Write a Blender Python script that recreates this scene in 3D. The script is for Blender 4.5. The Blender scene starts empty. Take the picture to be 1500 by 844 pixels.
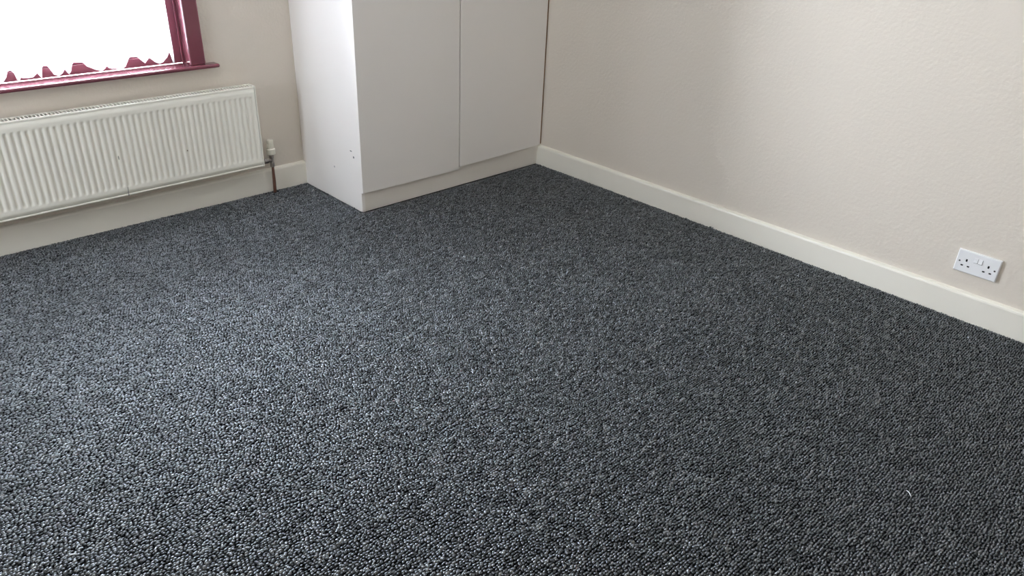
import bpy, bmesh, math
import numpy as np
from mathutils import Matrix, Vector

C = bpy.context.scene.collection
S = bpy.context.scene

# ------------------------------------------------------------------ camera
cam_data = bpy.data.cameras.new('camera')
cam = bpy.data.objects.new('camera', cam_data)
C.objects.link(cam)
cam_data.sensor_width = 36.0
cam_data.lens = 1093.1 / 1500 * 36.0
cam_data.clip_start = 0.05
YAW, PITCH, ROLL = 0.7828, -0.4930, 0.0441
fw = Vector((math.sin(YAW) * math.cos(PITCH), math.cos(YAW) * math.cos(PITCH), math.sin(PITCH)))
rt = Vector((math.cos(YAW), -math.sin(YAW), 0.0))
up = rt.cross(fw)
rt2 = rt * math.cos(ROLL) + up * math.sin(ROLL)
up2 = up * math.cos(ROLL) - rt * math.sin(ROLL)
m = Matrix((rt2, up2, -fw)).transposed().to_4x4()
m.translation = Vector((-3.0053, -3.3753, 1.3909))
cam.matrix_world = m
S.camera = cam

# ------------------------------------------------------------------ daylight: overcast sky, led in through the seen window and an added unseen one
world = bpy.data.worlds.new('overcast_sky')
S.world = world
world.use_nodes = True
bg = world.node_tree.nodes['Background']
bg.inputs['Color'].default_value = (0.875, 0.945, 1.04, 1)
bg.inputs['Strength'].default_value = 68.0


def portal(name, loc, rot, sx, sz):
    ld = bpy.data.lights.new(name, 'AREA')
    ld.shape = 'RECTANGLE'
    ld.size, ld.size_y = sx, sz
    ld.cycles.is_portal = True
    o = bpy.data.objects.new(name, ld)
    C.objects.link(o)
    o.location = loc
    o.rotation_euler = rot
    return o


# area lights shine along their local -Z
portal('daylight_portal', (-2.225, 0.16, 1.27), (math.radians(-90), 0, 0), 1.06, 1.24)
portal('daylight_portal', (-4.11, -0.80, 1.00), (0, math.radians(-90), 0), 1.28, 0.50)

S.view_settings.view_transform = 'Standard'
S.view_settings.look = 'None'
S.view_settings.gamma = 1.0
S.view_settings.use_curve_mapping = False
S.view_settings.exposure = 0.27
S.cycles.max_bounces = 12
S.cycles.diffuse_bounces = 8
S.cycles.transparent_max_bounces = 16
S.cycles.use_denoising = True
S.cycles.caustics_reflective = False
S.cycles.caustics_refractive = False


# ------------------------------------------------------------------ materials
def mat(name, col, rough=0.5, spec=0.5, bump=None, metal=0.0, coat=0.0, var=None):
    """principled; bump = (noise scale, strength, distance, detail); var = (scale, second colour)"""
    mt = bpy.data.materials.new(name)
    mt.use_nodes = True
    nt = mt.node_tree
    p = nt.nodes['Principled BSDF']
    p.inputs['Base Color'].default_value = (*col, 1)
    p.inputs['Roughness'].default_value = rough
    p.inputs['Specular IOR Level'].default_value = spec
    p.inputs['Metallic'].default_value = metal
    p.inputs['Coat Weight'].default_value = coat
    tc = nt.nodes.new('ShaderNodeTexCoord')
    if var:
        n = nt.nodes.new('ShaderNodeTexNoise')
        n.inputs['Scale'].default_value = var[0]
        n.inputs['Detail'].default_value = 5
        nt.links.new(tc.outputs['Object'], n.inputs['Vector'])
        mx = nt.nodes.new('ShaderNodeMix')
        mx.data_type = 'RGBA'
        mx.inputs['A'].default_value = (*col, 1)
        mx.inputs['B'].default_value = (*var[1], 1)
        nt.links.new(n.outputs['Fac'], mx.inputs['Factor'])
        nt.links.new(mx.outputs['Result'], p.inputs['Base Color'])
    if bump:
        n2 = nt.nodes.new('ShaderNodeTexNoise')
        n2.inputs['Scale'].default_value = bump[0]
        n2.inputs['Detail'].default_value = bump[3]
        nt.links.new(tc.outputs['Object'], n2.inputs['Vector'])
        b = nt.nodes.new('ShaderNodeBump')
        b.inputs['Strength'].default_value = bump[1]
        b.inputs['Distance'].default_value = bump[2]
        nt.links.new(n2.outputs['Fac'], b.inputs['Height'])
        nt.links.new(b.outputs['Normal'], p.inputs['Normal'])
    return mt


M_WALL = mat('cream_emulsion_on_paper', (0.69, 0.635, 0.56), 0.75, 0.25, bump=(75, 0.35, 0.004, 4), var=(1.5, (0.675, 0.62, 0.545)))
M_CEIL = mat('white_ceiling_paint', (0.86, 0.85, 0.82), 0.9, 0.2, bump=(60, 0.2, 0.003, 3))
M_SKIRT = mat('cream_gloss_paint', (0.86, 0.835, 0.75), 0.32, 0.5, bump=(14, 0.12, 0.004, 3), var=(5, (0.83, 0.80, 0.71)))
M_MELAMINE = mat('white_melamine', (0.88, 0.855, 0.83), 0.42, 0.45, bump=(260, 0.05, 0.001, 2))
M_PLINTH = mat('white_plinth_board', (0.80, 0.77, 0.72), 0.5, 0.4)
M_RAD = mat('white_radiator_enamel', (0.89, 0.88, 0.80), 0.35, 0.5, var=(18, (0.87, 0.855, 0.77)))
M_RAD_IN = mat('radiator_inside_shade', (0.06, 0.058, 0.055), 0.8, 0.2)  # shade between the panels, put into the dark colour of the fins
M_MAHOG = mat('mahogany_stain', (0.19, 0.052, 0.072), 0.22, 0.5, coat=0.5, bump=(40, 0.06, 0.002, 4), var=(9, (0.14, 0.038, 0.056)))
M_PLASTIC = mat('white_socket_plastic', (0.84, 0.85, 0.86), 0.3, 0.5, bump=(300, 0.02, 0.0005, 1))
M_VALVE = mat('ivory_valve_plastic', (0.83, 0.81, 0.72), 0.4, 0.5)
M_DARK = mat('dark_recess_and_shade', (0.012, 0.012, 0.013), 0.7, 0.2)
M_CHROME = mat('dull_plated_brass', (0.45, 0.42, 0.40), 0.3, 0.5, metal=1.0, var=(60, (0.28, 0.25, 0.23)))
M_PIPE = mat('painted_copper_pipe', (0.17, 0.075, 0.045), 0.45, 0.5, var=(40, (0.10, 0.045, 0.032)))
M_BROWN = mat('brown_filler', (0.22, 0.12, 0.06), 0.8, 0.2)
M_MARK = mat('grey_scuff', (0.15, 0.16, 0.16), 0.8, 0.2)
M_LINT = mat('white_lint', (0.75, 0.75, 0.76), 0.8, 0.2)
M_SLAB = mat('floor_underlay', (0.05, 0.05, 0.055), 0.9, 0.1)


def glass_material(name, tint):
    mt = bpy.data.materials.new(name)
    mt.use_nodes = True
    nt = mt.node_tree
    nt.nodes.clear()
    out = nt.nodes.new('ShaderNodeOutputMaterial')
    tr = nt.nodes.new('ShaderNodeBsdfTransparent')
    tr.inputs['Color'].default_value = tint
    gl = nt.nodes.new('ShaderNodeBsdfGlossy')
    gl.inputs['Roughness'].default_value = 0.02
    fr = nt.nodes.new('ShaderNodeFresnel')
    fr.inputs['IOR'].default_value = 1.3
    mx = nt.nodes.new('ShaderNodeMixShader')
    nt.links.new(fr.outputs[0], mx.inputs[0])
    nt.links.new(tr.outputs[0], mx.inputs[1])
    nt.links.new(gl.outputs[0], mx.inputs[2])
    nt.links.new(mx.outputs[0], out.inputs['Surface'])
    return mt


def net_material():
    mt = bpy.data.materials.new('white_net')
    mt.use_nodes = True
    nt = mt.node_tree
    nt.nodes.clear()
    out = nt.nodes.new('ShaderNodeOutputMaterial')
    tr = nt.nodes.new('ShaderNodeBsdfTransparent')
    tl = nt.nodes.new('ShaderNodeBsdfTranslucent')
    tl.inputs['Color'].default_value = (0.92, 0.92, 0.93, 1)
    df = nt.nodes.new('ShaderNodeBsdfDiffuse')
    df.inputs['Color'].default_value = (0.9, 0.9, 0.91, 1)
    m1 = nt.nodes.new('ShaderNodeMixShader')
    m1.inputs[0].default_value = 0.35
    nt.links.new(tl.outputs[0], m1.inputs[1])
    nt.links.new(df.outputs[0], m1.inputs[2])
    m2 = nt.nodes.new('ShaderNodeMixShader')
    # a fine weave: threads and holes
    tc = nt.nodes.new('ShaderNodeTexCoord')
    vo = nt.nodes.new('ShaderNodeTexVoronoi')
    vo.inputs['Scale'].default_value = 420
    nt.links.new(tc.outputs['Object'], vo.inputs['Vector'])
    mr = nt.nodes.new('ShaderNodeMapRange')
    mr.inputs['From Min'].default_value = 0.15
    mr.inputs['From Max'].default_value = 0.6
    mr.inputs['To Min'].default_value = 0.22
    mr.inputs['To Max'].default_value = 0.58
    nt.links.new(vo.outputs['Distance'], mr.inputs['Value'])
    nt.links.new(mr.outputs[0], m2.inputs[0])
    nt.links.new(tr.outputs[0], m2.inputs[1])
    nt.links.new(m1.outputs[0], m2.inputs[2])
    nt.links.new(m2.outputs[0], out.inputs['Surface'])
    return mt


def yarn_material():
    mt = bpy.data.materials.new('flecked_carpet_yarn')
    mt.use_nodes = True
    nt = mt.node_tree
    p = nt.nodes['Principled BSDF']
    at = nt.nodes.new('ShaderNodeAttribute')
    at.attribute_name = 'yarn'
    cr = nt.nodes.new('ShaderNodeValToRGB')
    e = cr.color_ramp.elements
    stops = [(0.0, (0.001, 0.001, 0.002)), (0.42, (0.002, 0.002, 0.004)), (0.64, (0.008, 0.008, 0.012)),
             (0.83, (0.028, 0.028, 0.034)), (0.94, (0.056, 0.053, 0.049)), (1.0, (0.11, 0.11, 0.11))]
    e[0].position, e[0].color = stops[0][0], (*stops[0][1], 1)
    e[1].position, e[1].color = stops[-1][0], (*stops[-1][1], 1)
    for ps, cl in stops[1:-1]:
        q = e.new(ps)
        q.color = (*cl, 1)
    nt.links.new(at.outputs['Fac'], cr.inputs['Fac'])
    nt.links.new(cr.outputs['Color'], p.inputs['Base Color'])
    p.inputs['Roughness'].default_value = 0.27
    ml = nt.nodes.new('ShaderNodeMapRange')       # bright yarns are also the more lustrous ones
    ml.inputs['To Min'].default_value = 0.30
    ml.inputs['To Max'].default_value = 1.0
    nt.links.new(at.outputs['Fac'], ml.inputs['Value'])
    nt.links.new(ml.outputs[0], p.inputs['Specular IOR Level'])
    p.inputs['IOR'].default_value = 1.90
    p.inputs['Sheen Weight'].default_value = 0.15
    p.inputs['Sheen Roughness'].default_value = 0.35
    p.inputs['Sheen Tint'].default_value = (0.80, 0.90, 1.0, 1)
    p.inputs['Specular Tint'].default_value = (0.84, 0.92, 1.0, 1)
    return mt


def backing_material():
    mt = bpy.data.materials.new('carpet_backing')
    mt.use_nodes = True
    nt = mt.node_tree
    p = nt.nodes['Principled BSDF']
    tc = nt.nodes.new('ShaderNodeTexCoord')
    mp = nt.nodes.new('ShaderNodeMapping')
    mp.inputs['Scale'].default_value = (105, 147, 1)
    vo = nt.nodes.new('ShaderNodeTexVoronoi')
    vo.inputs['Scale'].default_value = 1.0
    cr = nt.nodes.new('ShaderNodeValToRGB')
    cr.color_ramp.elements[0].color = (0.003, 0.003, 0.004, 1)
    cr.color_ramp.elements[1].color = (0.02, 0.02, 0.024, 1)
    nt.links.new(tc.outputs['Object'], mp.inputs['Vector'])
    nt.links.new(mp.outputs['Vector'], vo.inputs['Vector'])
    nt.links.new(vo.outputs['Color'], cr.inputs['Fac'])
    nt.links.new(cr.outputs['Color'], p.inputs['Base Color'])
    p.inputs['Roughness'].default_value = 0.85
    return mt


M_GLASS = glass_material('window_glass', (0.96, 0.96, 0.96, 1))
M_TINTED = glass_material('added_window_tinted_glass', (0.42, 0.42, 0.42, 1))
M_NET, M_YARN, M_BACKING = net_material(), yarn_material(), backing_material()

# ------------------------------------------------------------------ helpers
ORIGIN = {}


def box(bm, x0, x1, y0, y1, z0, z1, mi=0):
    v = [bm.verts.new(p) for p in ((x0, y0, z0), (x1, y0, z0), (x1, y1, z0), (x0, y1, z0),
                                   (x0, y0, z1), (x1, y0, z1), (x1, y1, z1), (x0, y1, z1))]
    for q in ((0, 3, 2, 1), (4, 5, 6, 7), (0, 1, 5, 4), (1, 2, 6, 5), (2, 3, 7, 6), (3, 0, 4, 7)):
        bm.faces.new([v[i] for i in q]).material_index = mi
    return v


def prism_x(bm, prof, x0, x1):
    """profile of (y, z) points extruded along x"""
    a = [bm.verts.new((x0, y, z)) for y, z in prof]
    b = [bm.verts.new((x1, y, z)) for y, z in prof]
    n = len(prof)
    for i in range(n):
        bm.faces.new((a[i], a[(i + 1) % n], b[(i + 1) % n], b[i]))
    bm.faces.new(a[::-1])
    bm.faces.new(b)


def prism_y(bm, prof, y0, y1):
    """profile of (x, z) points extruded along y"""
    a = [bm.verts.new((x, y0, z)) for x, z in prof]
    b = [bm.verts.new((x, y1, z)) for x, z in prof]
    n = len(prof)
    for i in range(n):
        bm.faces.new((a[i], a[(i + 1) % n], b[(i + 1) % n], b[i]))
    bm.faces.new(a[::-1])
    bm.faces.new(b)


def lathe(bm, prof, cx, cy, n=24, wob=0.0):
    """profile of (radius, z) about a vertical axis; wob scallops the radius (grip ribs)"""
    rings = []
    for r, z, w in prof:
        rings.append([bm.verts.new((cx + (r - (w if k % 2 else 0)) * math.cos(2 * math.pi * k / n),
                                    cy + (r - (w if k % 2 else 0)) * math.sin(2 * math.pi * k / n), z)) for k in range(n)])
    for a, b in zip(rings, rings[1:]):
        for k in range(n):
            bm.faces.new((a[k], a[(k + 1) % n], b[(k + 1) % n], b[k]))
    bm.faces.new(rings[0][::-1])
    bm.faces.new(rings[-1])


def tube(bm, pts, radii, n=12):
    rings = []
    for i, p in enumerate(pts):
        p = Vector(p)
        t = (Vector(pts[min(i + 1, len(pts) - 1)]) - Vector(pts[max(i - 1, 0)])).normalized()
        a = t.orthogonal().normalized()
        if rings:
            a = (last - t * last.dot(t)).normalized()
        last = a
        b = t.cross(a)
        rings.append([bm.verts.new(p + (a * math.cos(2 * math.pi * k / n) + b * math.sin(2 * math.pi * k / n)) * radii[i]) for k in range(n)])
    for a, b in zip(rings, rings[1:]):
        for k in range(n):
            bm.faces.new((a[k], a[(k + 1) % n], b[(k + 1) % n], b[k]))
    bm.faces.new(rings[0][::-1])
    bm.faces.new(rings[-1])


def obj(name, bm, mats, parent=None, bevel=0.0, smooth=False, segs=2):
    """links a bmesh given in world coordinates as one mesh object under its parent"""
    bmesh.ops.recalc_face_normals(bm, faces=bm.faces[:])
    me = bpy.data.meshes.new(name)
    org = ORIGIN.get(parent.name, Vector((0, 0, 0))) if parent else Vector((0, 0, 0))
    bm.transform(Matrix.Translation(-org))
    bm.to_mesh(me)
    bm.free()
    for mt in (mats if isinstance(mats, (list, tuple)) else [mats]):
        me.materials.append(mt)
    if smooth:
        me.polygons.foreach_set('use_smooth', [True] * len(me.polygons))
    o = bpy.data.objects.new(name, me)
    C.objects.link(o)
    if parent:
        o.parent = parent
    ORIGIN[o.name] = org
    if bevel:
        b = o.modifiers.new('bevel', 'BEVEL')
        b.width, b.segments, b.limit_method = bevel, segs, 'ANGLE'
        b.angle_limit = math.radians(35)
    return o


def one(name, dims, mt, parent=None, bevel=0.0, segs=2):
    bm = bmesh.new()
    box(bm, *dims)
    return obj(name, bm, mt, parent, bevel, False, segs)


def thing(name, label, cat, loc, group=None):
    o = bpy.data.objects.new(name, None)
    o.empty_display_size = 0.1
    C.objects.link(o)
    o.location = loc
    ORIGIN[o.name] = Vector(loc)
    o['label'], o['category'] = label, cat
    if group:
        o['group'] = group
    return o


def structure(o, label=None):
    o['kind'] = 'structure'
    if label:
        o['label'] = label
    return o


# ------------------------------------------------------------------ room shell
XW, YS, H = -3.95, -4.30, 2.45          # west wall, south wall, ceiling
WX0, WX1, WZ0, WZ1 = -2.760, -1.690, 0.634, 1.92   # window opening in the north wall
T = 0.26

bm = bmesh.new()
box(bm, XW - T, T, YS - T, T, -0.16, -0.010)
structure(obj('floor', bm, M_SLAB), 'floor under the fitted carpet')

bm = bmesh.new()
box(bm, XW - T, T, YS - T, T, H, H + 0.12)
structure(obj('ceiling', bm, M_CEIL), 'white ceiling above the room')

bm = bmesh.new()
box(bm, XW, WX0, 0, T, -0.010, H)
box(bm, WX1, 0, 0, T, -0.010, H)
box(bm, WX0, WX1, 0, T, -0.010, WZ0)
box(bm, WX0, WX1, 0, T, WZ1, H)
structure(obj('wall_north', bm, M_WALL), 'cream painted wall under and beside the window')

bm = bmesh.new()
box(bm, 0, T, YS, T, -0.010, H)
structure(obj('wall_east', bm, M_WALL), 'long cream textured wall with the double socket')

bm = bmesh.new()
box(bm, XW, 0, YS - T, YS, -0.010, H)
structure(obj('wall_south', bm, M_WALL), 'cream wall behind the camera')

VY0, VY1, VZ0, VZ1 = -1.07, -0.53, 0.34, 1.66       # added, unseen smaller window in the west wall
bm = bmesh.new()
box(bm, XW - T, XW, YS, VY0, -0.010, H)
box(bm, XW - T, XW, VY1, T, -0.010, H)
box(bm, XW - T, XW, VY0, VY1, -0.010, VZ0)
box(bm, XW - T, XW, VY0, VY1, VZ1, H)
structure(obj('wall_west', bm, M_WALL), 'cream wall on the far left of the room')

# skirting boards: square board with an eased, paint-thick top edge
W, D = 1.1983, 0.5266                   # wardrobe width and depth


def skirt_profile(t, h):
    return [(0, -0.010), (-t, -0.010), (-t, h - 0.010), (-t + 0.002, h - 0.004), (-t + 0.007, h), (0, h + 0.003)]


bm = bmesh.new()
prism_x(bm, skirt_profile(0.018, 0.1103), XW, -W)
structure(obj('baseboard_north', bm, M_SKIRT), 'cream gloss skirting board under the radiator')
bm = bmesh.new()
prism_y(bm, skirt_profile(0.018, 0.1024), YS, -D + 0.004)
structure(obj('baseboard_east', bm, M_SKIRT), 'cream gloss skirting board along the socket wall')

# ------------------------------------------------------------------ window in the north wall
win = bpy.data.objects.new('window_1', None)
C.objects.link(win)
win.location = (-2.225, 0.0, WZ0)
ORIGIN['window_1'] = Vector(win.location)
structure(win, 'mahogany stained timber window over the radiator')

one('window_sill', (-2.866, -1.584, -0.050, 0.058, 0.634, 0.650), M_MAHOG, win, 0.007, 3)
AX = -1.7025
bm = bmesh.new()
box(bm, AX, -1.6345, -0.022, 0.0, 0.650, 1.99)
obj('architrave', bm, M_MAHOG, win, 0.006, False, 3)
bm = bmesh.new()
box(bm, -2.816, -2.748, -0.022, 0.0, 0.650, 1.99)
obj('architrave', bm, M_MAHOG, win, 0.006, False, 3)
bm = bmesh.new()
box(bm, -2.748, AX, -0.022, 0.0, 1.922, 1.99)
obj('architrave', bm, M_MAHOG, win, 0.006, False, 3)
# jambs lining the opening, each with a stop bead
one('jamb', (-1.700, WX1, 0.001, 0.20, 0.650, WZ1), M_MAHOG, win, 0.002)
one('jamb', (WX0, -2.750, 0.001, 0.20, 0.650, WZ1), M_MAHOG, win, 0.002)
one('jamb', (-2.750, -1.700, 0.001, 0.20, 1.90, WZ1), M_MAHOG, win, 0.002)
one('stop_bead', (-1.711, -1.700, 0.043, 0.058, 0.650, 1.90), M_MAHOG, win, 0.003)


def sash(x0, x1):
    z0, z1, y0, y1, s = 0.650, 1.90, 0.060, 0.105, 0.046
    bm = bmesh.new()
    box(bm, x0, x0 + s, y0, y1, z0, z1)
    box(bm, x1 - s, x1, y0, y1, z0, z1)
    box(bm, x0 + s, x1 - s, y0, y1, z0, z0 + 0.038)
    box(bm, x0 + s, x1 - s, y0, y1, z1 - s, z1)
    f = obj('sash', bm, M_MAHOG, win, 0.002)
    bm = bmesh.new()
    b = 0.010
    box(bm, x0 + s, x0 + s + b, y0 + 0.008, y0 + 0.024, z0 + 0.038, z1 - s)
    box(bm, x1 - s - b, x1 - s, y0 + 0.008, y0 + 0.024, z0 + 0.038, z1 - s)
    box(bm, x0 + s + b, x1 - s - b, y0 + 0.008, y0 + 0.024, z0 + 0.038, z0 + 0.038 + b)
    box(bm, x0 + s + b, x1 - s - b, y0 + 0.008, y0 + 0.024, z1 - s - b, z1 - s)
    obj('glazing_bead', bm, M_MAHOG, f, 0.003)
    bm = bmesh.new()
    box(bm, x0 + s, x1 - s, y0 + 0.024, y0 + 0.028, z0 + 0.038, z1 - s)
    obj('glass_pane', bm, M_GLASS, f)


sash(-2.7495, -1.7005)

# added unseen window in the left wall for side light, dimmed by tinted glass
added_win = bpy.data.objects.new('added_window_2', None)
C.objects.link(added_win)
added_win.location = (XW, -0.80, VZ0)
ORIGIN['added_window_2'] = Vector(added_win.location)
structure(added_win, 'added unseen tinted-glass window in the left wall, for side light')
bm = bmesh.new()
fr = 0.03
for d in ((VY0, VY0 + fr, VZ0, VZ1), (VY1 - fr, VY1, VZ0, VZ1), (VY0 + fr, VY1 - fr, VZ0, VZ0 + fr), (VY0 + fr, VY1 - fr, VZ1 - fr, VZ1)):
    box(bm, XW - 0.09, XW - 0.03, *d)
obj('window_frame', bm, M_MAHOG, added_win, 0.003)
one('glass_pane', (XW - 0.062, XW - 0.058, VY0 + fr, VY1 - fr, VZ0 + fr, VZ1 - fr), M_TINTED, added_win)

# ------------------------------------------------------------------ net curtain
hem = [(-2.74, .656), (-2.66, .656), (-2.64, .69), (-2.60, .69), (-2.58, .658), (-2.55, .656), (-2.53, .70), (-2.49, .70), (-2.47, .658),
       (-2.400, .653), (-2.385, .670), (-2.376, .692), (-2.366, .697), (-2.357, .686), (-2.353, .660), (-2.345, .654),
       (-2.338, .6665), (-2.330, .661), (-2.312, .659), (-2.296, .660), (-2.286, .668), (-2.2796, .676), (-2.273, .663), (-2.268, .655),
       (-2.262, .690), (-2.255, .700), (-2.237, .698), (-2.230, .682), (-2.222, .662), (-2.205, .654), (-2.192, .666),
       (-2.182, .683), (-2.176, .667), (-2.168, .656), (-2.158, .665), (-2.150, .692), (-2.144, .701), (-2.112, .699), (-2.100, .682),
       (-2.070, .663), (-2.045, .655), (-2.033, .664), (-2.0255, .674), (-2.018, .664), (-2.000, .655), (-1.965, .656), (-1.952, .663),
       (-1.940, .684), (-1.932, .697), (-1.900, .697), (-1.884, .679), (-1.872, .667), (-1.864, .676), (-1.852, .688), (-1.842, .680),
       (-1.826, .664), (-1.815, .659), (-1.800, .664), (-1.786, .675), (-1.778, .681), (-1.767, .700), (-1.763, .701), (-1.760, .690), (-1.757, .672), (-1.752, .651),
       (-1.747, .650), (-1.745, .660)]
hx = np.array([p[0] for p in hem])
hz = np.array([p[1] for p in hem])
xs = np.unique(np.concatenate([np.linspace(-2.74, -1.745, 460), hx]))
zb = np.interp(xs, hx, hz) + 0.0055
zt = 1.87
rows = [0.0, 0.004, 0.02, 0.06, 0.15, 0.35, 0.65, 1.0]
bm = bmesh.new()
grid = []
for k, r in enumerate(rows):
    z = zb + (zt - zb) * r
    soft = 0.5 + 0.5 * (1 - r)
    y = 0.020 + soft * (0.0055 * np.sin(xs * 78.0 + 0.6 * np.sin(xs * 9)) + 0.003 * np.sin(xs * 151.0 + 1.3))
    grid.append([bm.verts.new((float(a) - 0.005, float(b), float(c))) for a, b, c in zip(xs, y, z)])
for a, b in zip(grid, grid[1:]):
    for i in range(len(xs) - 1):
        bm.faces.new((a[i], a[i + 1], b[i + 1], b[i]))
cur = thing('net_curtain', 'white net curtain with a scalloped hem hanging inside the mahogany window', 'curtain', (-2.225, 0.020, 0.65))
obj('net_fabric', bm, M_NET, cur, smooth=True)
bm = bmesh.new()
tube(bm, [(-2.749, 0.020, 1.875), (-1.701, 0.020, 1.875)], [0.004, 0.004], 8)
obj('curtain_wire', bm, M_PLASTIC, cur, smooth=True)

# ------------------------------------------------------------------ fitted wardrobe in the corner
WH = 2.42
DF = -D - 0.012                          # door faces
wr = thing('fitted_wardrobe', 'tall plain white two-door wardrobe fitted into the corner beside the window', 'wardrobe', (-W / 2, -D / 2, -0.004))
one('side_panel', (-W, -W + 0.018, -D, -0.001, -0.006, WH), M_MELAMINE, wr, 0.0012)
one('plinth', (-W + 0.0185, -0.0005, -D + 0.0025, -D + 0.020, -0.006, 0.118), M_PLINTH, wr, 0.001)
one('base_board', (-W + 0.018, -0.020, -D + 0.020, -0.001, 0.105, 0.122), M_MELAMINE, wr)
one('top_panel', (-W + 0.018, -0.001, -D, -0.001, WH - 0.02, WH), M_MELAMINE, wr)
one('back_panel', (-W + 0.018, -0.020, -0.008, -0.001, 0.122, WH - 0.02), M_MELAMINE, wr)
one('divider', (-0.616, -0.598, -D + 0.022, -0.008, 0.122, WH - 0.02), M_MELAMINE, wr)


def door(x0, x1, zl, zr):
    bm = bmesh.new()
    v = box(bm, x0, x1, DF, DF + 0.0175, 0, WH - 0.005)
    for i in (0, 3):
        v[i].co.z = zl
    for i in (1, 2):
        v[i].co.z = zr
    return obj('door', bm, M_MELAMINE, wr, 0.0012)


door(-W + 0.0002, -0.6095, 0.0925, 0.0870)
door(-0.6035, -0.0105, 0.0995, 0.1085)
one('filler_strip', (-0.0095, -0.0005, DF + 0.003, -0.45, 0.112, WH), M_BROWN, wr)['label'] = 'dark brown filler strip against the wall'


def spot(bm, pts):
    v = [bm.verts.new(p) for p in pts]
    f = bm.faces.new(v)
    return f


def disc(parent, name, c, r, axis, mt, thick=0.0006, sx=1.0, sz=1.0):
    """small disc lying on a surface, facing -x or -y"""
    bm = bmesh.new()
    n = 10
    rings = []
    for t in (0, thick):
        ring = []
        for k in range(n):
            a = 2 * math.pi * k / n
            u, w = r * sx * math.cos(a), r * sz * math.sin(a)
            ring.append(bm.verts.new((c[0] - t, c[1] + u, c[2] + w) if axis == 'x' else (c[0] + u, c[1] - t, c[2] + w)))
        rings.append(ring)
    for k in range(n):
        bm.faces.new((rings[0][k], rings[0][(k + 1) % n], rings[1][(k + 1) % n], rings[1][k]))
    bm.faces.new(rings[0][::-1])
    bm.faces.new(rings[1])
    return obj(name, bm, mt, parent)


disc(wr, 'screw_hole', (-W, -0.478, 0.2545), 0.0055, 'x', M_MARK)
disc(wr, 'screw_hole', (-W, -0.4580, 0.2800), 0.009, 'x', M_MARK, sz=0.28)
disc(wr, 'scuff', (-W, -0.301, 0.1614), 0.005, 'x', mat('faint_scuff', (0.5, 0.5, 0.5), 0.6))

# ------------------------------------------------------------------ radiator under the window
RX0, RX1, RF, RB = -2.96, -1.4585, -0.100, -0.044   # ends, front and back faces
RZ0, RZ1 = 0.1635, 0.5420
rad = thing('radiator', 'long white panel radiator with narrow vertical ribs under the mahogany window', 'radiator', (-2.26, -0.07, 0.0))

# front panel: one pressed sheet, flutes at 24.6 mm
PITCH_R = 0.0246
px0, px1 = RX0 + 0.004, RX1 - 0.007
ribs = int((px1 - px0 - 0.010) / PITCH_R)
sub = 8
cols = [px0] + [px1 - 0.006 - ribs * PITCH_R + PITCH_R * i / sub for i in range(ribs * sub + 1)] + [px1]
zr = [RZ0 + 0.0085, 0.190, 0.1985, 0.202, 0.2065, 0.214, 0.49, 0.4965, 0.501, 0.5045, 0.514, RZ1 - 0.006]
env = [0, 0, 0, 0.12, 0.7, 1, 1, 0.7, 0.12, 0, 0, 0]
prof = [0, 0.02, 0.35, 0.9, 1.0, 0.9, 0.35, 0.02]
bm = bmesh.new()
g = []
for z, e in zip(zr, env):
    row = []
    for i, x in enumerate(cols):
        d = 0 if i in (0, len(cols) - 1) else prof[(i - 1) % sub]
        row.append(bm.verts.new((x, RF + 0.0052 * d * e, z)))
    g.append(row)
for a, b in zip(g, g[1:]):
    for i in range(len(cols) - 1):
        bm.faces.new((a[i], a[i + 1], b[i + 1], b[i]))
# return edges so the sheet has thickness
for row, z in ((g[0], zr[0]), (g[-1], zr[-1])):
    back = [bm.verts.new((v.co.x, RF + 0.010, z)) for v in row]
    for i in range(len(row) - 1):
        bm.faces.new((row[i], row[i + 1], back[i + 1], back[i]))
obj('front_panel', bm, M_RAD, rad, smooth=True)
# rolled seam along the foot of the panel
bm = bmesh.new()
prism_x(bm, [(RF + 0.012, RZ0), (RF - 0.0005, RZ0), (RF - 0.0025, RZ0 + 0.002), (RF - 0.0025, RZ0 + 0.0055), (RF - 0.0005, RZ0 + 0.0075), (RF + 0.012, RZ0 + 0.0075)], px0, px1)
obj('bottom_seam', bm, M_RAD, rad)
bm = bmesh.new()
box(bm, px0, px1, RB, RB + 0.010, RZ0, RZ1 - 0.004)
obj('rear_panel', bm, M_RAD, rad, 0.002)
bm = bmesh.new()
n = 0
x = px0 + 0.02
while x < px1 - 0.02:
    box(bm, x, x + 0.0008, RF + 0.013, RB - 0.001, RZ0 + 0.02, RZ1 - 0.010)
    x += 0.0246
o = obj('convector_fins', bm, M_RAD_IN, rad)
o['kind'] = 'stuff'
# end covers
for x0, x1 in ((RX1 - 0.005, RX1), (RX0, RX0 + 0.005)):
    one('end_cover', (x0, x1, RF - 0.003, RB + 0.006, RZ0 - 0.001, RZ1 + 0.003), M_RAD, rad, 0.002, 3)
# top grille: two rails and many cross bars
bm = bmesh.new()
box(bm, RX0 + 0.0055, RX1 - 0.0055, RF - 0.002, RF + 0.011, RZ1 - 0.006, RZ1 + 0.002)
box(bm, RX0 + 0.0055, RX1 - 0.0055, RB - 0.004, RB + 0.004, RZ1 - 0.006, RZ1 + 0.002)
gr = obj('top_grille', bm, M_RAD, rad, 0.0018)
bm = bmesh.new()
x = RX0 + 0.010
while x < RX1 - 0.012:
    box(bm, x, x + 0.0045, RF + 0.0108, RB - 0.0038, RZ1 - 0.004, RZ1 + 0.0012)
    x += 0.0134
o = obj('grille_bars', bm, M_RAD, gr)
o['kind'] = 'stuff'
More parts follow.
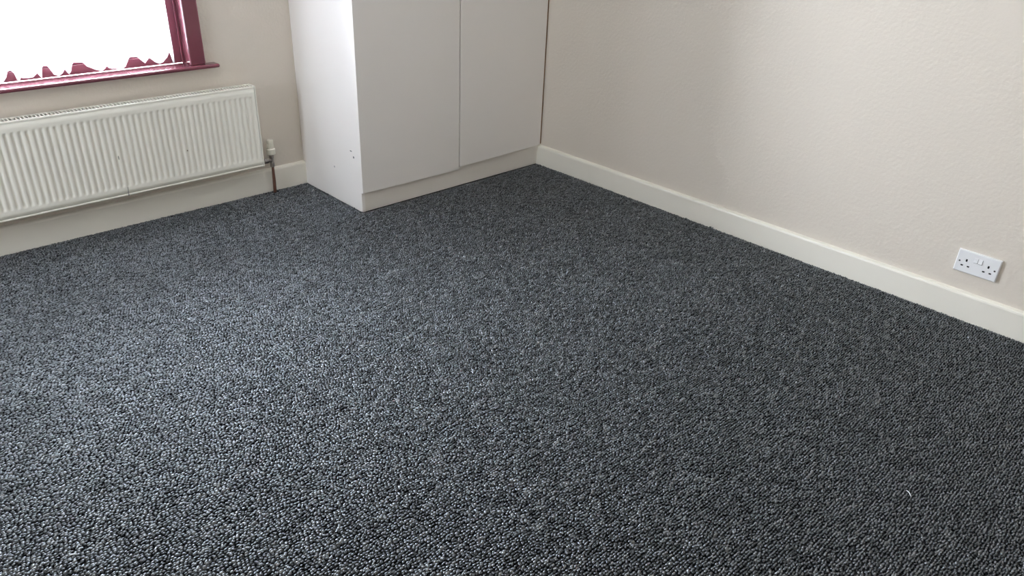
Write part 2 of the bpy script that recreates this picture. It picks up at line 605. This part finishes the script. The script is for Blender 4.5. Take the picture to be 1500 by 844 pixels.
# dark crack in the paint of the lower band and small rust scuffs
bm = bmesh.new()
tube(bm, [(-2.0825, RF - 0.0001, 0.2005), (-2.0835, RF - 0.0001, 0.185), (-2.0850, RF - 0.0003, 0.1735), (-2.0856, RF - 0.0024, 0.168), (-2.0862, RF - 0.0026, 0.1625)],
     [0.0008, 0.0011, 0.0012, 0.0016, 0.0019], 6)
obj('paint_crack', bm, M_MARK, rad)['label'] = 'thin dark crack in the lower edge'
disc(rad, 'rust_spot', (-2.0935, RF - 0.0003, 0.332), 0.0022, 'y', mat('green_grey_scuff', (0.34, 0.36, 0.32), 0.7), sz=4.2)
disc(rad, 'rust_spot', (-1.8084, RF - 0.0003, 0.308), 0.0026, 'y', mat('rust_stain', (0.22, 0.18, 0.13), 0.7), sz=1.3)
# wall brackets
for bx in (-2.75, -1.72):
    one('wall_bracket', (bx, bx + 0.03, RB + 0.010, -0.0005, 0.20, 0.46), M_RAD, rad)

# thermostatic valve: plated body, ivory head, tail into the panel, pipe to the floor
VX, VY = -1.3895, -0.040
bm = bmesh.new()
lathe(bm, [(0.0085, 0.128, 0), (0.0125, 0.133, 0), (0.0125, 0.150, 0), (0.0095, 0.153, 0), (0.0095, 0.172, 0), (0.0125, 0.176, 0), (0.0125, 0.186, 0), (0.009, 0.190, 0), (0.009, 0.196, 0)], VX, VY, 6)
tube(bm, [(VX, VY, 0.163), (VX - 0.028, VY, 0.163)], [0.0085, 0.0085], 12)
tube(bm, [(VX - 0.022, VY, 0.163), (VX - 0.040, VY, 0.163)], [0.0135, 0.0135], 6)
tube(bm, [(VX - 0.040, VY, 0.163), (RX1 - 0.006, VY, 0.166)], [0.0085, 0.0085], 12)
vb = obj('thermostatic_valve', bm, M_CHROME, rad, 0.001)
vb['label'] = 'plated valve body at the radiator foot'
bm = bmesh.new()
lathe(bm, [(0.0165, 0.192, 0), (0.0205, 0.195, 0), (0.0212, 0.214, 0), (0.0212, 0.2195, 0), (0.0178, 0.2215, 0.0), (0.0170, 0.2235, 0.0026), (0.0155, 0.247, 0.0026),
           (0.0150, 0.249, 0), (0.0160, 0.251, 0), (0.0160, 0.262, 0), (0.0142, 0.2655, 0), (0.006, 0.2665, 0)], VX, VY, 28)
obj('valve_head', bm, M_VALVE, vb)['label'] = 'ivory ribbed valve head'
bm = bmesh.new()
tube(bm, [(VX + 0.0005, VY, 0.131), (VX + 0.0003, VY, 0.115), (VX - 0.0005, VY, 0.06), (VX - 0.0015, VY + 0.001, 0.02), (VX - 0.002, VY + 0.001, -0.006)],
     [0.0062, 0.0066, 0.0078, 0.0082, 0.0085], 14)
obj('supply_pipe', bm, M_PIPE, vb, smooth=True)['label'] = 'brown copper supply pipe'

# ------------------------------------------------------------------ double socket on the east wall
SY, SZ = -2.8052, 0.2207
so = thing('power_socket', 'white double power socket with two switches low on the cream wall', 'socket', (0, SY, SZ))
# local u runs to the right as seen from the room (-y), v up
hw, hh, dp = 0.073, 0.043, 0.0105
holes = []
for c in (-0.0375, 0.0375):
    holes.append((c - 0.0030, c + 0.0030, 0.0010, 0.0108))        # earth
    for s in (-1, 1):
        q = c + s * 0.0110
        holes.append((q - 0.0042, q + 0.0042, -0.0188, -0.0136))  # line and neutral
us = sorted({-hw, hw, -hw + 0.003, hw - 0.003} | {h[0] for h in holes} | {h[1] for h in holes})
vs = sorted({-hh, hh, -hh + 0.003, hh - 0.003} | {h[2] for h in holes} | {h[3] for h in holes})


def sp(u, v, d):
    return (-d, SY - u, SZ + v)


bm = bmesh.new()
vt = {}


def gv(u, v, d):
    k = (round(u, 5), round(v, 5), round(d, 5))
    if k not in vt:
        vt[k] = bm.verts.new(sp(u, v, d))
    return vt[k]


def edge_depth(u, v):
    return dp - 0.0022 if (abs(abs(u) - hw) < 1e-6 or abs(abs(v) - hh) < 1e-6) else dp


for i in range(len(us) - 1):
    for j in range(len(vs) - 1):
        u0, u1, v0, v1 = us[i], us[i + 1], vs[j], vs[j + 1]
        cu, cv = (u0 + u1) / 2, (v0 + v1) / 2
        if any(h[0] < cu < h[1] and h[2] < cv < h[3] for h in holes):
            q = [(u0, v0), (u1, v0), (u1, v1), (u0, v1)]
            for a in range(4):
                p0, p1 = q[a], q[(a + 1) % 4]
                f = bm.faces.new((gv(*p0, dp), gv(*p1, dp), gv(*p1, dp - 0.007), gv(*p0, dp - 0.007)))
                f.material_index = 1
            f = bm.faces.new([gv(*p, dp - 0.007) for p in q])
            f.material_index = 1
        else:
            bm.faces.new([gv(u, v, edge_depth(u, v)) for u, v in ((u0, v0), (u1, v0), (u1, v1), (u0, v1))])
per = [(u, -hh) for u in us] + [(hw, v) for v in vs[1:]] + [(u, hh) for u in us[::-1][1:]] + [(-hw, v) for v in vs[::-1][1:-1]]
for a in range(len(per)):
    p0, p1 = per[a], per[(a + 1) % len(per)]
    bm.faces.new((gv(*p0, dp - 0.0022), gv(*p0, 0.0002), gv(*p1, 0.0002), gv(*p1, dp - 0.0022)))
obj('faceplate', bm, [M_PLASTIC, M_DARK], so)
for c in (-0.0078, 0.0078):
    bm = bmesh.new()
    # rocker pressed at the top: its foot stands proud
    prof = [(0.0255, dp - 0.001), (0.0255, dp + 0.0006), (0.0160, dp + 0.0020), (0.0080, dp + 0.0058), (0.0070, dp - 0.001)]
    a = [bm.verts.new(sp(c - 0.0064, v, d)) for v, d in prof]
    b = [bm.verts.new(sp(c + 0.0064, v, d)) for v, d in prof]
    for k in range(5):
        bm.faces.new((a[k], a[(k + 1) % 5], b[(k + 1) % 5], b[k]))
    bm.faces.new(a)
    bm.faces.new(b[::-1])
    rk = obj('rocker_switch', bm, M_PLASTIC, so, 0.0006)
    bm = bmesh.new()                      # rocker's shade painted as dark strips below and to its right
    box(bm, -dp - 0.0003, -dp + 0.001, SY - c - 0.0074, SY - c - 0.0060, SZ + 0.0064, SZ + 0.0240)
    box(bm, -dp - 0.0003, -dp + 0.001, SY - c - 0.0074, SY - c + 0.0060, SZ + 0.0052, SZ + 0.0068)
    obj('rocker_shade', bm, M_DARK, rk)
for c in (-0.0602, 0.0602):
    s_ = disc(so, 'screw', (-dp, SY - c, SZ - 0.0015), 0.0034, 'x', mat('dark_screw_head', (0.06, 0.06, 0.06), 0.4, 0.5), 0.0005)

# ------------------------------------------------------------------ carpet
bm = bmesh.new()
for x0, x1, y0, y1 in ((XW, -W - 0.0001, YS, -0.018), (-W - 0.0001, -0.018, YS, -D)):
    box(bm, x0, x1, y0, y1, -0.0098, -0.0070)
carpet = obj('carpet', bm, M_BACKING)
carpet['label'] = 'fitted charcoal grey flecked loop-pile carpet covering the whole floor'
carpet['category'] = 'carpet'


def pile_mesh(v, faces, yarn):
    """one mesh of many loops: v is (loops, verts, 3), faces the face list of a loop, yarn a tone per loop"""
    n, nv = v.shape[:2]
    tmpl = np.array([i for f in faces for i in f], np.int32)
    size = np.array([len(f) for f in faces], np.int32)
    loops = (tmpl[None, :] + nv * np.arange(n, dtype=np.int32)[:, None]).ravel()
    tot = np.tile(size, n)
    start = np.concatenate([[0], np.cumsum(tot)[:-1]]).astype(np.int32)
    me = bpy.data.meshes.new('carpet_pile')
    me.vertices.add(n * nv)
    me.vertices.foreach_set('co', v.ravel())
    me.loops.add(len(loops))
    me.loops.foreach_set('vertex_index', loops)
    me.polygons.add(len(tot))
    me.polygons.foreach_set('loop_start', start)
    me.polygons.foreach_set('use_smooth', np.ones(len(tot), bool))
    me.update(calc_edges=True)
    at = me.attributes.new('yarn', 'FLOAT', 'POINT')
    at.data.foreach_set('value', np.repeat(yarn, nv).astype(np.float32))
    me.materials.append(M_YARN)
    o = bpy.data.objects.new('carpet_pile', me)
    C.objects.link(o)
    o.parent = carpet
    o['kind'] = 'stuff'


def carpet_pile():
    rng = np.random.default_rng(7)
    pu, pv = 0.0096, 0.0073
    nu, nv = int(3.75 / pu), int(3.85 / pv)
    jj, ii = np.meshgrid(np.arange(nv), np.arange(nu), indexing='ij')
    phase = rng.random(nv)                 # tufted rows run along x, each row with its own start
    cx = -0.020 - (ii + phase[jj]) * pu
    cy = -0.020 - jj * pv
    cx, cy = cx.ravel(), cy.ravel()
    # what the room shows, and a margin round it
    keep = ~((cx > -W - 0.0085) & (cy > -D - 0.0065))
    keep &= (cx + 1.3895) ** 2 + (cy + 0.040) ** 2 > 0.0165 ** 2
    poly = [(-2.75, 0.5), (-3.28, -1.72), (-2.25, -2.72), (-1.25, -3.60), (0.5, -3.18), (0.5, 0.5)]
    ins = np.ones(len(cx), bool)
    for (ax, ay), (bx, by) in zip(poly, poly[1:] + poly[:1]):
        ins &= (bx - ax) * (cy - ay) - (by - ay) * (cx - ax) > 0
    keep &= ins
    cx, cy = cx[keep], cy[keep]
    n = len(cx)
    cx = cx + rng.normal(0, 0.0011, n)
    cy = cy + rng.normal(0, 0.0009, n)
    cx = np.minimum(cx, -0.0245)
    cx = np.where(cy > -D - 0.004, np.minimum(cx, -W - 0.0080), cx)
    cy = np.minimum(cy, np.where(cx < -W - 0.004, -0.0225, -D - 0.0065))
    hexa = [(.5, 0), (.30, .5), (-.30, .5), (-.5, 0), (-.30, -.5), (.30, -.5)]
    t = np.array([(x, y, 0) for x, y in hexa] + [(x * .88, y * .82, .62) for x, y in hexa] +
                 [(.27, .20, 1), (-.27, .20, 1), (-.27, -.20, 1), (.27, -.20, 1)], np.float32)
    L = 0.0120 * rng.uniform(.82, 1.18, n)
    Wd = 0.0067 * rng.uniform(.85, 1.15, n)
    hgt = 0.0068 * rng.uniform(.75, 1.25, n)
    # the pile is tucked down along the skirting
    rim = np.minimum(-cx, np.where(cx < -W, -cy, -D - cy)) - 0.018
    hgt = hgt * np.clip(0.45 + rim / 0.035, 0.45, 1.0)
    # a few tufts stand up where the pile meets the skirting
    for tx, ty in ((-0.021, -1.566), (-0.021, -1.708), (-0.10, -0.545)):
        k = np.argsort((cx - tx) ** 2 + (cy - ty) ** 2)[:3]
        hgt[k] *= 1.9
    ang = rng.normal(0.0, 0.22, n)
    lean = rng.normal(0, 0.18, (n, 2))
    ca, sa = np.cos(ang)[:, None], np.sin(ang)[:, None]
    lx, ly, lz = t[None, :, 0] * L[:, None], t[None, :, 1] * Wd[:, None], t[None, :, 2] * hgt[:, None]
    v = np.empty((n, 16, 3), np.float32)
    v[:, :, 0] = cx[:, None] + lx * ca - ly * sa + lz * lean[:, :1]
    v[:, :, 1] = cy[:, None] + lx * sa + ly * ca + lz * lean[:, 1:]
    v[:, :, 2] = -0.0070 + lz
    faces = [(k, (k + 1) % 6, 6 + (k + 1) % 6, 6 + k) for k in range(6)]
    faces += [(6, 7, 12), (7, 8, 13, 12), (8, 9, 13), (9, 14, 13), (9, 10, 14), (10, 11, 15, 14), (11, 6, 15), (6, 12, 15), (12, 13, 14, 15)]
    # the yarn's own fleck: independent per loop, with short runs of one tone
    base = rng.random(n)
    f = np.where(rng.random(n) < 0.30, np.roll(base, 1), base)
    pile_mesh(v, faces, f)
    # the rest of the floor, outside the view: the same pile, more coarsely built
    pu, pv = 0.0145, 0.0120
    gx, gy = np.meshgrid(np.arange(XW + 0.03, -0.03, pu), np.arange(YS + 0.03, -0.03, pv))
    gx, gy = gx.ravel(), gy.ravel()
    ins = np.ones(len(gx), bool)
    for (ax, ay), (bx, by) in zip(poly, poly[1:] + poly[:1]):
        ins &= (bx - ax) * (gy - ay) - (by - ay) * (gx - ax) > 0
    k = ~ins & ~((gx > -W - 0.02) & (gy > -D - 0.02))
    gx, gy = gx[k] + rng.normal(0, 0.0015, k.sum()), gy[k] + rng.normal(0, 0.0012, k.sum())
    q = np.array([(.55, 0, 0), (0, .6, 0), (-.55, 0, 0), (0, -.6, 0), (0, 0, 1)], np.float32)
    w = np.empty((len(gx), 5, 3), np.float32)
    w[:, :, 0] = gx[:, None] + q[None, :, 0] * 0.017
    w[:, :, 1] = gy[:, None] + q[None, :, 1] * 0.014
    w[:, :, 2] = -0.0070 + q[None, :, 2] * 0.0066
    pile_mesh(w, [(0, 1, 4), (1, 2, 4), (2, 3, 4), (3, 0, 4)], rng.random(len(gx)))
    return n


print('carpet loops:', carpet_pile())


# two bits of lint on the pile
def lint(pts, r, label):
    c = Vector(pts[0])
    t_ = thing('lint', label, 'lint', (c.x, c.y, 0.0))
    bm = bmesh.new()
    tube(bm, pts, [r * 0.6] + [r] * (len(pts) - 2) + [r * 0.6], 6)
    obj('thread', bm, M_LINT, t_, smooth=True)


lint([(-2.8610, -1.829, 0.0008), (-2.8560, -1.8315, 0.0016), (-2.8520, -1.833, 0.0012), (-2.8470, -1.837, 0.0006)], 0.0013,
     'short white thread lying on the carpet in the lower left corner')
lint([(-1.1520, -3.0520, 0.0006), (-1.1560, -3.0600, 0.0016), (-1.1600, -3.0640, 0.0012), (-1.1670, -3.0700, 0.0006)], 0.0009,
     'tiny pale thread lying on the carpet at lower right, below the socket')
